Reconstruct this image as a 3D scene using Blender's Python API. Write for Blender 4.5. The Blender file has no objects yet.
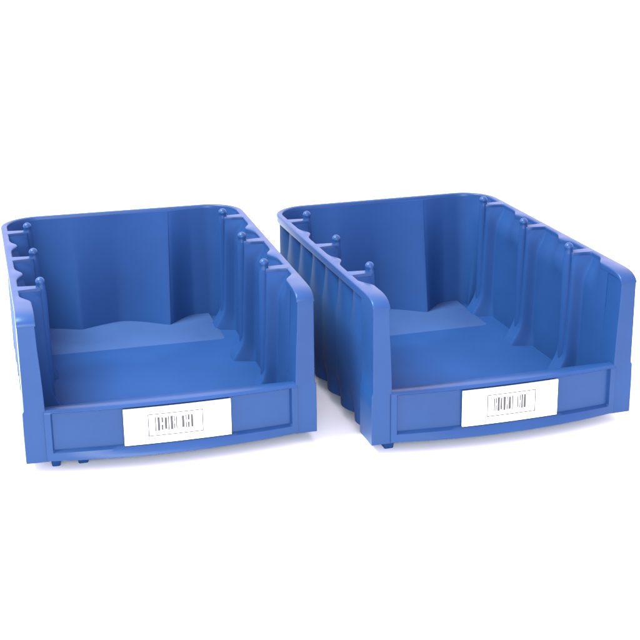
import bpy, bmesh, math, random
from mathutils import Vector, Matrix
random.seed(4)
S = 0.21                       # one unit of the drawings below = the width of a bin, 21 cm
C = bpy.context.scene.collection

# ------------------------------------------------------------------ proportions (bin widths)
D = 1.358; H = 0.521; RC = 0.15          # depth, height, back corner radius
GROUND = -0.045
WEBS = (0.318, 0.712, 1.112)             # divider webs along each side
PERIOD = 0.395

# ------------------------------------------------------------------ materials
def new_mat(name):
    m = bpy.data.materials.new(name); m.use_nodes = True
    nt = m.node_tree; b = nt.nodes['Principled BSDF']
    return m, nt, b

def plastic(name, col, rough=0.38, bump=0.05, var=0.10, spec=0.25):
    m, nt, b = new_mat(name)
    N = nt.nodes; L = nt.links
    tc = N.new('ShaderNodeTexCoord')
    n1 = N.new('ShaderNodeTexNoise'); n1.inputs['Scale'].default_value = 14; n1.inputs['Detail'].default_value = 4
    L.new(tc.outputs['Object'], n1.inputs['Vector'])
    rmp = N.new('ShaderNodeMapRange')
    rmp.inputs['From Min'].default_value = 0.3; rmp.inputs['From Max'].default_value = 0.7
    rmp.inputs['To Min'].default_value = 1 - var; rmp.inputs['To Max'].default_value = 1 + var
    L.new(n1.outputs['Fac'], rmp.inputs['Value'])
    mx = N.new('ShaderNodeVectorMath'); mx.operation = 'SCALE'
    mx.inputs[0].default_value = col
    L.new(rmp.outputs['Result'], mx.inputs['Scale'])
    L.new(mx.outputs['Vector'], b.inputs['Base Color'])
    n2 = N.new('ShaderNodeTexNoise'); n2.inputs['Scale'].default_value = 900; n2.inputs['Detail'].default_value = 2
    L.new(tc.outputs['Object'], n2.inputs['Vector'])
    n3 = N.new('ShaderNodeTexNoise'); n3.inputs['Scale'].default_value = 22; n3.inputs['Detail'].default_value = 1
    L.new(tc.outputs['Object'], n3.inputs['Vector'])
    b1 = N.new('ShaderNodeBump'); b1.inputs['Strength'].default_value = bump; b1.inputs['Distance'].default_value = 0.0004
    L.new(n2.outputs['Fac'], b1.inputs['Height'])
    b2 = N.new('ShaderNodeBump'); b2.inputs['Strength'].default_value = 0.25; b2.inputs['Distance'].default_value = 0.0012
    L.new(n3.outputs['Fac'], b2.inputs['Height']); L.new(b1.outputs['Normal'], b2.inputs['Normal'])
    L.new(b2.outputs['Normal'], b.inputs['Normal'])
    r2 = N.new('ShaderNodeMapRange'); r2.inputs['To Min'].default_value = rough - 0.05; r2.inputs['To Max'].default_value = rough + 0.08
    L.new(n1.outputs['Fac'], r2.inputs['Value']); L.new(r2.outputs['Result'], b.inputs['Roughness'])
    b.inputs['IOR'].default_value = 1.49; b.inputs['Specular IOR Level'].default_value = spec
    return m

BLUE = plastic('moulded_blue_plastic', (0.0090, 0.0330, 0.1130), rough=0.58, spec=0.08)
GLOSS = plastic('polished_blue_plastic', (0.0084, 0.0328, 0.1090), rough=0.33, spec=0.20)
PALE_ROUGH = plastic('paler_rough_blue_plastic', (0.0190, 0.0430, 0.1230), rough=0.7, bump=0.2, spec=0.15)
PAPER, _, pb = new_mat('label_paper')
pb.inputs['Base Color'].default_value = (0.84, 0.84, 0.83, 1); pb.inputs['Roughness'].default_value = 0.5
INK, _, ib = new_mat('faded_grey_ink'); ib.inputs['Base Color'].default_value = (0.040, 0.031, 0.038, 1); ib.inputs['Roughness'].default_value = 0.7
PINK, _, kb = new_mat('faded_pink_ink'); kb.inputs['Base Color'].default_value = (0.06, 0.035, 0.05, 1); kb.inputs['Roughness'].default_value = 0.7
WHITE, wn, wb = new_mat('white_backdrop_paper')
wb.inputs['Roughness'].default_value = 0.9; wb.inputs['Specular IOR Level'].default_value = 0.1
tcw = wn.nodes.new('ShaderNodeTexCoord'); nw = wn.nodes.new('ShaderNodeTexNoise'); nw.inputs['Scale'].default_value = 6
wr = wn.nodes.new('ShaderNodeValToRGB'); wr.color_ramp.elements[0].color = (0.86, 0.86, 0.86, 1); wr.color_ramp.elements[1].color = (0.9, 0.9, 0.9, 1)
wn.links.new(tcw.outputs['Object'], nw.inputs['Vector']); wn.links.new(nw.outputs['Fac'], wr.inputs['Fac']); wn.links.new(wr.outputs['Color'], wb.inputs['Base Color'])

# ------------------------------------------------------------------ mesh helpers
def obj(name, bm, mat, parent=None, sharp=38, bevel=0, seg=2, label=None):
    me = bpy.data.meshes.new(name)
    bmesh.ops.remove_doubles(bm, verts=bm.verts, dist=1e-5)
    bmesh.ops.recalc_face_normals(bm, faces=bm.faces)
    for v in bm.verts: v.co *= S
    for e in bm.edges:
        if len(e.link_faces) == 2 and e.calc_face_angle(0) > math.radians(sharp): e.smooth = False
    for f in bm.faces: f.smooth = True
    bm.to_mesh(me); bm.free()
    me.materials.append(mat)
    o = bpy.data.objects.new(name, me); C.objects.link(o)
    if parent: o.parent = parent
    if bevel:
        md = o.modifiers.new('bevel', 'BEVEL'); md.width = bevel * S; md.segments = seg
        md.limit_method = 'ANGLE'; md.angle_limit = math.radians(35); md.harden_normals = False
    if label: o['label'] = label
    return o

def solid_grid(A, B):
    """closed solid between two point grids of the same size"""
    bm = bmesh.new(); n = len(A); m = len(A[0])
    a = [[bm.verts.new(p) for p in r] for r in A]; b = [[bm.verts.new(p) for p in r] for r in B]
    for i in range(n - 1):
        for j in range(m - 1):
            bm.faces.new((a[i][j], a[i+1][j], a[i+1][j+1], a[i][j+1]))
            bm.faces.new((b[i][j], b[i][j+1], b[i+1][j+1], b[i+1][j]))
    for i in range(n - 1):
        for j in (0, m - 1): bm.faces.new((a[i][j], b[i][j], b[i+1][j], a[i+1][j]))
    for j in range(m - 1):
        for i in (0, n - 1): bm.faces.new((a[i][j], a[i][j+1], b[i][j+1], b[i][j]))
    return bm

def sweep(sections, closed_ends=True):
    bm = bmesh.new(); R = [[bm.verts.new(p) for p in s] for s in sections]; k = len(R[0])
    for i in range(len(R) - 1):
        for j in range(k):
            bm.faces.new((R[i][j], R[i+1][j], R[i+1][(j+1) % k], R[i][(j+1) % k]))
    if closed_ends: bm.faces.new(R[0]); bm.faces.new(R[-1])
    return bm

def sst(a, b, x):
    t = min(1, max(0, (x - a) / (b - a))); return t * t * (3 - 2 * t)

# inward depth of the inner face of a side wall, measured from the outer plane
def e_side(y, z):
    u = 1 - z / H
    bb = 0.024 + 0.034 * sst(0.02, 0.20, u) + 0.020 * u
    base = bb
    for yw in WEBS[1:]:
        bump = math.exp(-((y - (yw - 0.205)) / 0.042) ** 2)
        base = max(base, bb + 0.026 * bump * (1 - sst(0.0, 0.3, u)))
    base = max(base, 0.0600 + 0.017 * u if y < 0.150 else bb + (0.060 + 0.017 * u - bb) * (1 - sst(0.150, 0.235, y)))
    e = base
    for yw in WEBS:
        A = 0.099 + 0.022 * u + 0.055 * sst(0.74, 1.0, u)
        f0 = yw - 0.013 - 0.004 * u - 0.010 * sst(0, 0.12, u); f1 = f0 - 0.012 - 0.008 * sst(0, 0.10, u) - 0.004 * u - 0.022 * sst(0.8, 1, u)
        r0 = yw + 0.014 + 0.012 * sst(0, 0.10, u) + 0.018 * u; r1 = r0 + 0.012 + 0.008 * sst(0, 0.10, u) + 0.03 * u
        w = sst(f1, f0, y) * (1 - sst(r0, r1, y))
        e = max(e, base + (A - base) * w)
    return e

# the moulded flutes of the outer face
def o_side(y, z):
    u = 1 - z / H
    amp = 0.015 * (1 - sst(0.10, 0.40, u)) + 0.002 + 0.026 * sst(0.78, 1.0, u)
    w = abs(math.sin(math.pi * (y - 0.13) / 0.166))
    return 0.0085 + amp * (1 - w)

def e_back(x, z):
    u = 1 - z / H
    e = 0.024 + 0.066 * u
    e += (0.075 * u ** 1.1) * max(0, 1 - math.hypot(x + 0.205, 0.010) / 0.20) ** 1.5
    xc = 0.165
    wl = 0.21 if x < xc else 0.125
    e += (0.009 + 0.122 * u ** 1.1) * max(0, 1 - math.hypot(x - xc, 0.018) / wl) ** 1.6
    return e

YB = D - RC
def ys_side():
    ys = []; y = 0.10
    while y < YB + 1e-6:
        ys.append(y); near = min(abs(y - w) for w in WEBS); y += 0.0035 if near < 0.06 else 0.010
    ys.append(YB + 0.002)
    return ys
ZT = H - 0.012
ZS = [0, 0.015, 0.03, 0.05, 0.075, 0.10, 0.13, 0.16, 0.20, 0.24, 0.28, 0.31, 0.34, 0.37, 0.40, 0.43, 0.46, 0.485, ZT]

def side_wall(s, parent):
    A = []; B = []
    for y in ys_side():
        A.append([(s * (0.5 - e_side(y, z) + 0.0015), y, z) for z in ZS])
        B.append([(s * (0.5 - o_side(y, z)), y, z) for z in ZS])
    w = obj('side_wall', solid_grid(A, B), BLUE, parent, sharp=50)
    for yw in WEBS:
        bm = bmesh.new(); r = 0.0168; cx = s * (0.5 - 0.101); cy = yw + 0.012; zc = H + 0.015
        prof = [(0.0001, 0.03), (r * 1.35, 0.032), (r * 1.28, 0.3), (r * 1.16, H - 0.05), (r * 1.08, H - 0.022), (r * 1.0, H - 0.008), (r * 0.95, H + 0.001)]
        for k in range(5, 15):
            a = -math.pi / 2 + math.pi * k / 14; prof.append((max(1e-4, r * math.cos(a)), zc + r * math.sin(a)))
        secs = [[(cx + q * math.cos(t * math.pi / 12), cy + q * math.sin(t * math.pi / 12), z) for t in range(24)] for q, z in prof]
        pg = obj('divider_peg', sweep(secs), BLUE, w, sharp=70)
        pg.data.materials.append(GLOSS)          # the ball is polished by use, the stem keeps the matt mould finish
        for p in pg.data.polygons:
            if p.center.z > (H - 0.012) * S: p.material_index = 1
    return w

# outline running round the back: points with inward normal
def outline_back(e_max=0):
    P = []
    n = 16
    for k in range(n + 1):
        a = math.pi - (math.pi / 2) * k / n
        P.append((-0.5 + RC + RC * math.cos(a), YB + RC * math.sin(a), -math.cos(a), -math.sin(a)))
    xs = 120; x0 = -0.5 + RC; x1 = 0.5 - RC
    X = sorted(set([round(x0 + (x1 - x0) * k / xs, 4) for k in range(1, xs)] + [-0.205, 0.165]))
    for x in X: P.append((x, D, 0, -1))
    for k in range(n + 1):
        a = math.pi / 2 - (math.pi / 2) * k / n
        P.append((0.5 - RC + RC * math.cos(a), YB + RC * math.sin(a), -math.cos(a), -math.sin(a)))
    return P

def back_wall(parent):
    A = []; B = []
    for (x, y, nx, ny) in outline_back():
        ra = []; rb = []
        for z in ZS:
            f = sst(0, 1, abs(ny))
            e = (1 - f) * e_side(YB, z) + f * e_back(x, z)
            if 0 < abs(nx) < 1: e += 0.03 * (1 - z / H) * math.sin(math.pi * f)
            dx = 0.036 * (z / H) * max(0, 1 - abs(x - 0.165) / 0.17)
            ra.append((x + dx + nx * e, y + ny * e, z)); rb.append((x + nx * 0.010, y + ny * 0.010, z))
        A.append(ra); B.append(rb)
    return obj('back_wall', solid_grid(A, B), BLUE, parent, sharp=28)

def rim(parent):
    st = []
    ys = [y for y in ys_side()[:-1] if y > 0.105]
    # the rim rolls down over the top of each corner post: (distance from the front, drop, height of the bead)
    roll = [(-0.0008, 0.0365, 0.0025), (0.0004, 0.0300, 0.006), (0.0042, 0.0228, 0.013), (0.0112, 0.0162, 0.019), (0.021, 0.0107, 0.023), (0.035, 0.0057, 0.027), (0.057, 0.0018, 0.031), (0.085, 0.0002, 0.034)]
    for y, dr, h in roll: st.append((-0.5, y, 1, 0, 0.0605, dr, h))
    for y in ys: st.append((-0.5, y, 1, 0, max(e_side(y, H), 0.0) , 0, 0.034))
    for (x, y, nx, ny) in outline_back():
        f = sst(0, 1, abs(ny)); st.append((x, y, nx, ny, (1 - f) * e_side(YB, H) + f * 0.022, 0, 0.034))
    for y in reversed(ys): st.append((0.5, y, -1, 0, e_side(y, H), 0, 0.034))
    for y, dr, h in reversed(roll): st.append((0.5, y, -1, 0, 0.0605, dr, h))
    secs = []
    for x, y, nx, ny, ei, dr, h in st:
        c = min(0.0045, h * 0.3); o = -0.0012
        T = H - dr
        pr = [(0.012, T - h), (o + 0.001, T - h * 0.88), (o, T - c), (o + c * 0.3, T - c * 0.3), (o + c, T), (ei - c, T), (ei - c * 0.3, T - c * 0.3), (ei, T - c), (ei, T - h * 0.65), (ei - 0.006, T - h * 0.76)]
        secs.append([(x + nx * e, y + ny * e, z) for e, z in pr])
    return obj('rim', sweep(secs), GLOSS, parent, sharp=45)

def corner_post(s, parent):
    # stacked cross-sections; the top rolls back into the rim
    top = [(0.482, 0.0), (0.490, 0.0012), (0.4975, 0.005), (0.504, 0.012), (0.5095, 0.022), (0.5145, 0.036), (0.5185, 0.058), (H - 0.0006, 0.095)]
    rows = [(-0.002, 0, 0.074, 0.006), (0.06, 0, 0.0735, 0.006), (0.12, 0, 0.0725, 0.006), (0.180, 0, 0.070, 0.005), (0.188, 0, 0.069, 0), (0.26, 0, 0.067, 0), (0.33, 0, 0.064, 0), (0.40, 0, 0.060, 0), (0.45, 0, 0.0585, 0)]
    rows += [(z, y, 0.0575, 0) for z, y in top]
    secs = [[(s * (0.5 + ow), y, z), (s * (0.5 - iw), y, z), (s * (0.5 - iw), 0.128, z), (s * (0.5 + ow), 0.128, z)] for z, y, iw, ow in rows]
    return obj('corner_post', sweep(secs), GLOSS, parent, sharp=40, bevel=0.007, seg=3)

XP = 0.436
def bow(x, z=0.1):
    k = 0.026 + 0.022 * (1 - sst(0.0, 0.045, z))
    return k * max(0, 1 - (x / XP) ** 2)
def front_panel(parent):
    L, R_, zb, zt, dp = -0.415, 0.415, 0.034, 0.172, 0.013
    X = sorted(set([-XP, XP, L, L + 0.006, R_ - 0.006, R_] + [round(-0.40 + 0.8 * k / 40, 4) for k in range(41)]))
    Z = [0.0, 0.003, 0.008, 0.016, 0.024, zb - 0.004, zb + 0.004, 0.06, 0.1, 0.14, zt - 0.004, zt + 0.003, 0.178, 0.181]
    A = []; B = []
    for x in X:
        fx = 0 if (x <= L or x >= R_) else 1
        a = []; b = []
        for z in Z:
            fz = 1 if (zb < z < zt) else 0
            y = -bow(x, z) + dp * fx * fz - 0.004
            if z < 0.001: y += 0.005
            if z > 0.177: y += 0.0015
            if z > 0.180: y += 0.003
            a.append((x, y, z)); b.append((x, 0.038 + (0.01 * (1 - z / 0.185)), z))
        a.append((x, -bow(x) + 0.004, 0.1845)); b.append((x, 0.036, 0.1825))
        a.append((x, -bow(x) + 0.010, 0.1855)); b.append((x, 0.031, 0.1855))
        A.append(a); B.append(b)
    return obj('front_panel', solid_grid(A, B), GLOSS, parent, sharp=35)

def base_panel(parent):
    X = [-0.462, -0.3, 0, 0.3, 0.462]; Y = [0.03, 0.4, 0.8, 1.25, 1.335]
    A = [[(x * (1 if y < 1.3 else 0.82), y, 0.040) for y in Y] for x in X]
    B = [[(x * (1 if y < 1.3 else 0.82), y, 0.012) for y in Y] for x in X]
    fl = obj('base_panel', solid_grid(A, B), BLUE, parent, sharp=60)
    # paler, rougher pad, slightly raised, rising gently towards the back wall
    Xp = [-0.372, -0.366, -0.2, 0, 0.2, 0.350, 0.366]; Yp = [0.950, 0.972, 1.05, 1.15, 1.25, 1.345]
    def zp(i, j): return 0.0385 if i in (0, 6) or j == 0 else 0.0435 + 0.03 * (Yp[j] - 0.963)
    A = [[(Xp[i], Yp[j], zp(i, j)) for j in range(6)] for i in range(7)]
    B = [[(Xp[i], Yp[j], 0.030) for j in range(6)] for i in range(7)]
    obj('raised_pad', solid_grid(A, B), PALE_ROUGH, parent, sharp=30, label='paler matt strip across the back of the bin floor')
    return fl

def box_bm(x0, x1, y0, y1, z0, z1, taper=0.0):
    bm = bmesh.new()
    lo = [bm.verts.new((x, y, z0)) for x, y in ((x0 + taper, y0 + taper), (x1 - taper, y0 + taper), (x1 - taper, y1 - taper), (x0 + taper, y1 - taper))]
    hi = [bm.verts.new((x, y, z1)) for x, y in ((x0, y0), (x1, y0), (x1, y1), (x0, y1))]
    bm.faces.new(lo[::-1]); bm.faces.new(hi)
    for i in range(4): bm.faces.new((lo[i], lo[(i+1) % 4], hi[(i+1) % 4], hi[i]))
    return bm

def label_card(parent, box0, bars, marks, text):
    """paper label following the bowed recess; box0 = printed outline in fractions of the card"""
    x0, x1, z0, z1 = -0.1750, 0.194, 0.036, 0.167
    def Y(x, off): return -bow(x) + 0.009 - 0.004 - off
    def sheet(xa, xb, za, zb_, off, th, n=14):
        A = []; B = []
        for k in range(n + 1):
            x = xa + (xb - xa) * k / n
            A.append([(x, Y(x, off + th), z) for z in (za, zb_)]); B.append([(x, Y(x, off), z) for z in (za, zb_)])
        return solid_grid(A, B)
    card = obj('label_card', sheet(x0, x1, z0, z1, 0.003, 0.007, 20), PAPER, parent, label=text)
    fx = lambda f: x0 + f * (x1 - x0)
    fz = lambda f: z1 - f * (z1 - z0)
    def join(bms):
        out = bmesh.new()
        for b in bms:
            me = bpy.data.meshes.new('tmp'); b.to_mesh(me); b.free(); out.from_mesh(me); bpy.data.meshes.remove(me)
        return out
    a, b, c, d = box0; t = 0.009
    parts = [sheet(fx(a), fx(b), fz(c) - 0.003, fz(c), 0.010, 0.0009, 8), sheet(fx(a), fx(b), fz(d), fz(d) + 0.003, 0.010, 0.0009, 8),
             sheet(fx(a), fx(a + t), fz(d) + 0.003, fz(c) - 0.003, 0.010, 0.0009, 1), sheet(fx(b - t), fx(b), fz(d) + 0.003, fz(c) - 0.003, 0.010, 0.0009, 1)]
    obj('printed_outline', join(parts), PINK, card)
    parts = [sheet(fx(q0), fx(q1), fz(r1), fz(r0), 0.010, 0.0010, 1) for q0, q1, r0, r1 in bars]
    obj('barcode', join(parts), INK, card)
    return card

def bars_for(g1, g2, top, bot, seed):
    rnd = random.Random(seed); out = []
    for a, b in (g1, g2):
        x = a
        while x < b - 0.006:
            w = rnd.choice((0.010, 0.016, 0.022)); h = rnd.choice((0, 0, 0.03, 0.06))
            w = min(w, b - x)
            if rnd.random() < 0.35:
                m = (top + bot) / 2
                out.append((x, x + w, top + 0.01, m - 0.03)); out.append((x, x + w, m + 0.03, bot - 0.01))
            else:
                out.append((x, x + w, top + h * 0.5, bot - h * 0.5))
            x += w + rnd.choice((0.009, 0.014))
    return out

def storage_bin(loc, rz, label, box0, bars, card_label, lugs):
    root = bpy.data.objects.new('storage_bin', None); C.objects.link(root)
    root.empty_display_size = 0.05
    root.location = (loc[0] * S, loc[1] * S, 0); root.rotation_euler = (0, 0, rz)
    root['label'] = label; root['category'] = 'storage bin'; root['group'] = 'blue open front plastic storage bins'
    for s in (-1, 1): side_wall(s, root)
    back_wall(root); rim(root)
    for s in (-1, 1): corner_post(s, root)
    front_panel(root); base_panel(root)
    label_card(root, box0, bars, None, card_label)
    # feet under the moulding: two small lugs at the left front, a long runner along each side
    for xa, xb in lugs: obj('foot', box_bm(xa, xb, 0.045, 0.12, GROUND, 0.014, 0.006), BLUE, root, bevel=0.004)
    obj('foot', box_bm(-0.44, -0.38, 0.28, 1.22, GROUND, 0.014, 0.006), BLUE, root, bevel=0.004)
    obj('foot', box_bm(0.38, 0.44, 0.28, 1.22, GROUND, 0.014, 0.006), BLUE, root, bevel=0.004)
    return root

storage_bin((0, 0), 0, 'left blue plastic bin standing with its long right rim beside the other bin',
    (0.22, 0.735, 0.18, 0.80), bars_for((0.285, 0.49), (0.535, 0.64), 0.28, 0.66, 3), None, ((-0.425, -0.385), (-0.335, -0.290)))
b2 = storage_bin((1.151, -0.158), math.radians(2.193), 'right blue plastic bin whose dark outer left side faces the other bin',
    (0.25, 0.76, 0.18, 0.80), bars_for((0.32, 0.52), (0.565, 0.665), 0.28, 0.66, 8), None, ((-0.445, -0.400),))
b2.scale = (0.982, 1, 1.012)

# ------------------------------------------------------------------ backdrop: white paper, flat then curving up behind
prof = [(-14, 0)] + [(y, 0) for y in (-6, -2, 2, 8, 20)]
for k in range(1, 13):
    a = math.pi / 2 * k / 12; prof.append((44 + 8 * math.sin(a), 8 * (1 - math.cos(a))))
prof.append((52, 20))
A = [[(x, y, z + GROUND) for y, z in prof] for x in (-26, -8, 0, 8, 30)]
B = [[(x, y + (0.02 if z > 1 else 0), z + GROUND - 0.02) for y, z in prof] for x in (-26, -8, 0, 8, 30)]
bd = obj('backdrop', solid_grid(A, B), WHITE, None, sharp=60); bd['kind'] = 'structure'

# ------------------------------------------------------------------ light: lilac-tinted world, a large soft key above left, an added front fill
w = bpy.data.worlds.new('World'); bpy.context.scene.world = w; w.use_nodes = True
bg = w.node_tree.nodes['Background']; bg.inputs['Color'].default_value = (0.93, 0.83, 1.0, 1); bg.inputs['Strength'].default_value = 2.2

def area(name, loc, target, size, power, col):
    l = bpy.data.lights.new(name, 'AREA'); l.shape = 'SQUARE'; l.size = size; l.energy = power; l.color = col
    o = bpy.data.objects.new(name, l); C.objects.link(o); o.location = loc
    o.rotation_euler = (Vector(target) - Vector(loc)).to_track_quat('-Z', 'Y').to_euler()
    return o
area('softbox_key', (-0.85, 0.15, 1.75), (0.12, 0.15, 0), 0.8, 105, (0.78, 1.0, 0.93))
area('fill_front', (-0.2, -1.6, 0.5), (0.12, 0.0, 0), 0.7, 25, (0.80, 0.93, 1.0))  # added fill, low in front, placed to brighten the gap between the bins

# ------------------------------------------------------------------ camera
cam = bpy.data.cameras.new('camera'); co = bpy.data.objects.new('camera', cam); C.objects.link(co)
cam.sensor_width = 36; cam.lens = 36 * 1359.6 / 640; cam.clip_end = 200; cam.clip_start = 0.01
a, b, c = [math.radians(v) for v in (-18.485, -14.506, -0.6915)]
f = Vector((-math.sin(b) * math.cos(a), math.cos(b) * math.cos(a), math.sin(a)))
r = f.cross(Vector((0, 0, 1))).normalized(); u = r.cross(f)
r2 = r * math.cos(c) + u * math.sin(c); u2 = -r * math.sin(c) + u * math.cos(c)
M = Matrix(((r2.x, u2.x, -f.x), (r2.y, u2.y, -f.y), (r2.z, u2.z, -f.z))).to_4x4()
M.translation = Vector((-0.5932, -4.3081, 1.9001)) * S
co.matrix_world = M
sc = bpy.context.scene; sc.camera = co
sc.view_settings.view_transform = 'Standard'; sc.view_settings.look = 'None'; sc.view_settings.exposure = 0.38; sc.view_settings.gamma = 1
sc.render.resolution_x = sc.render.resolution_y = 1024
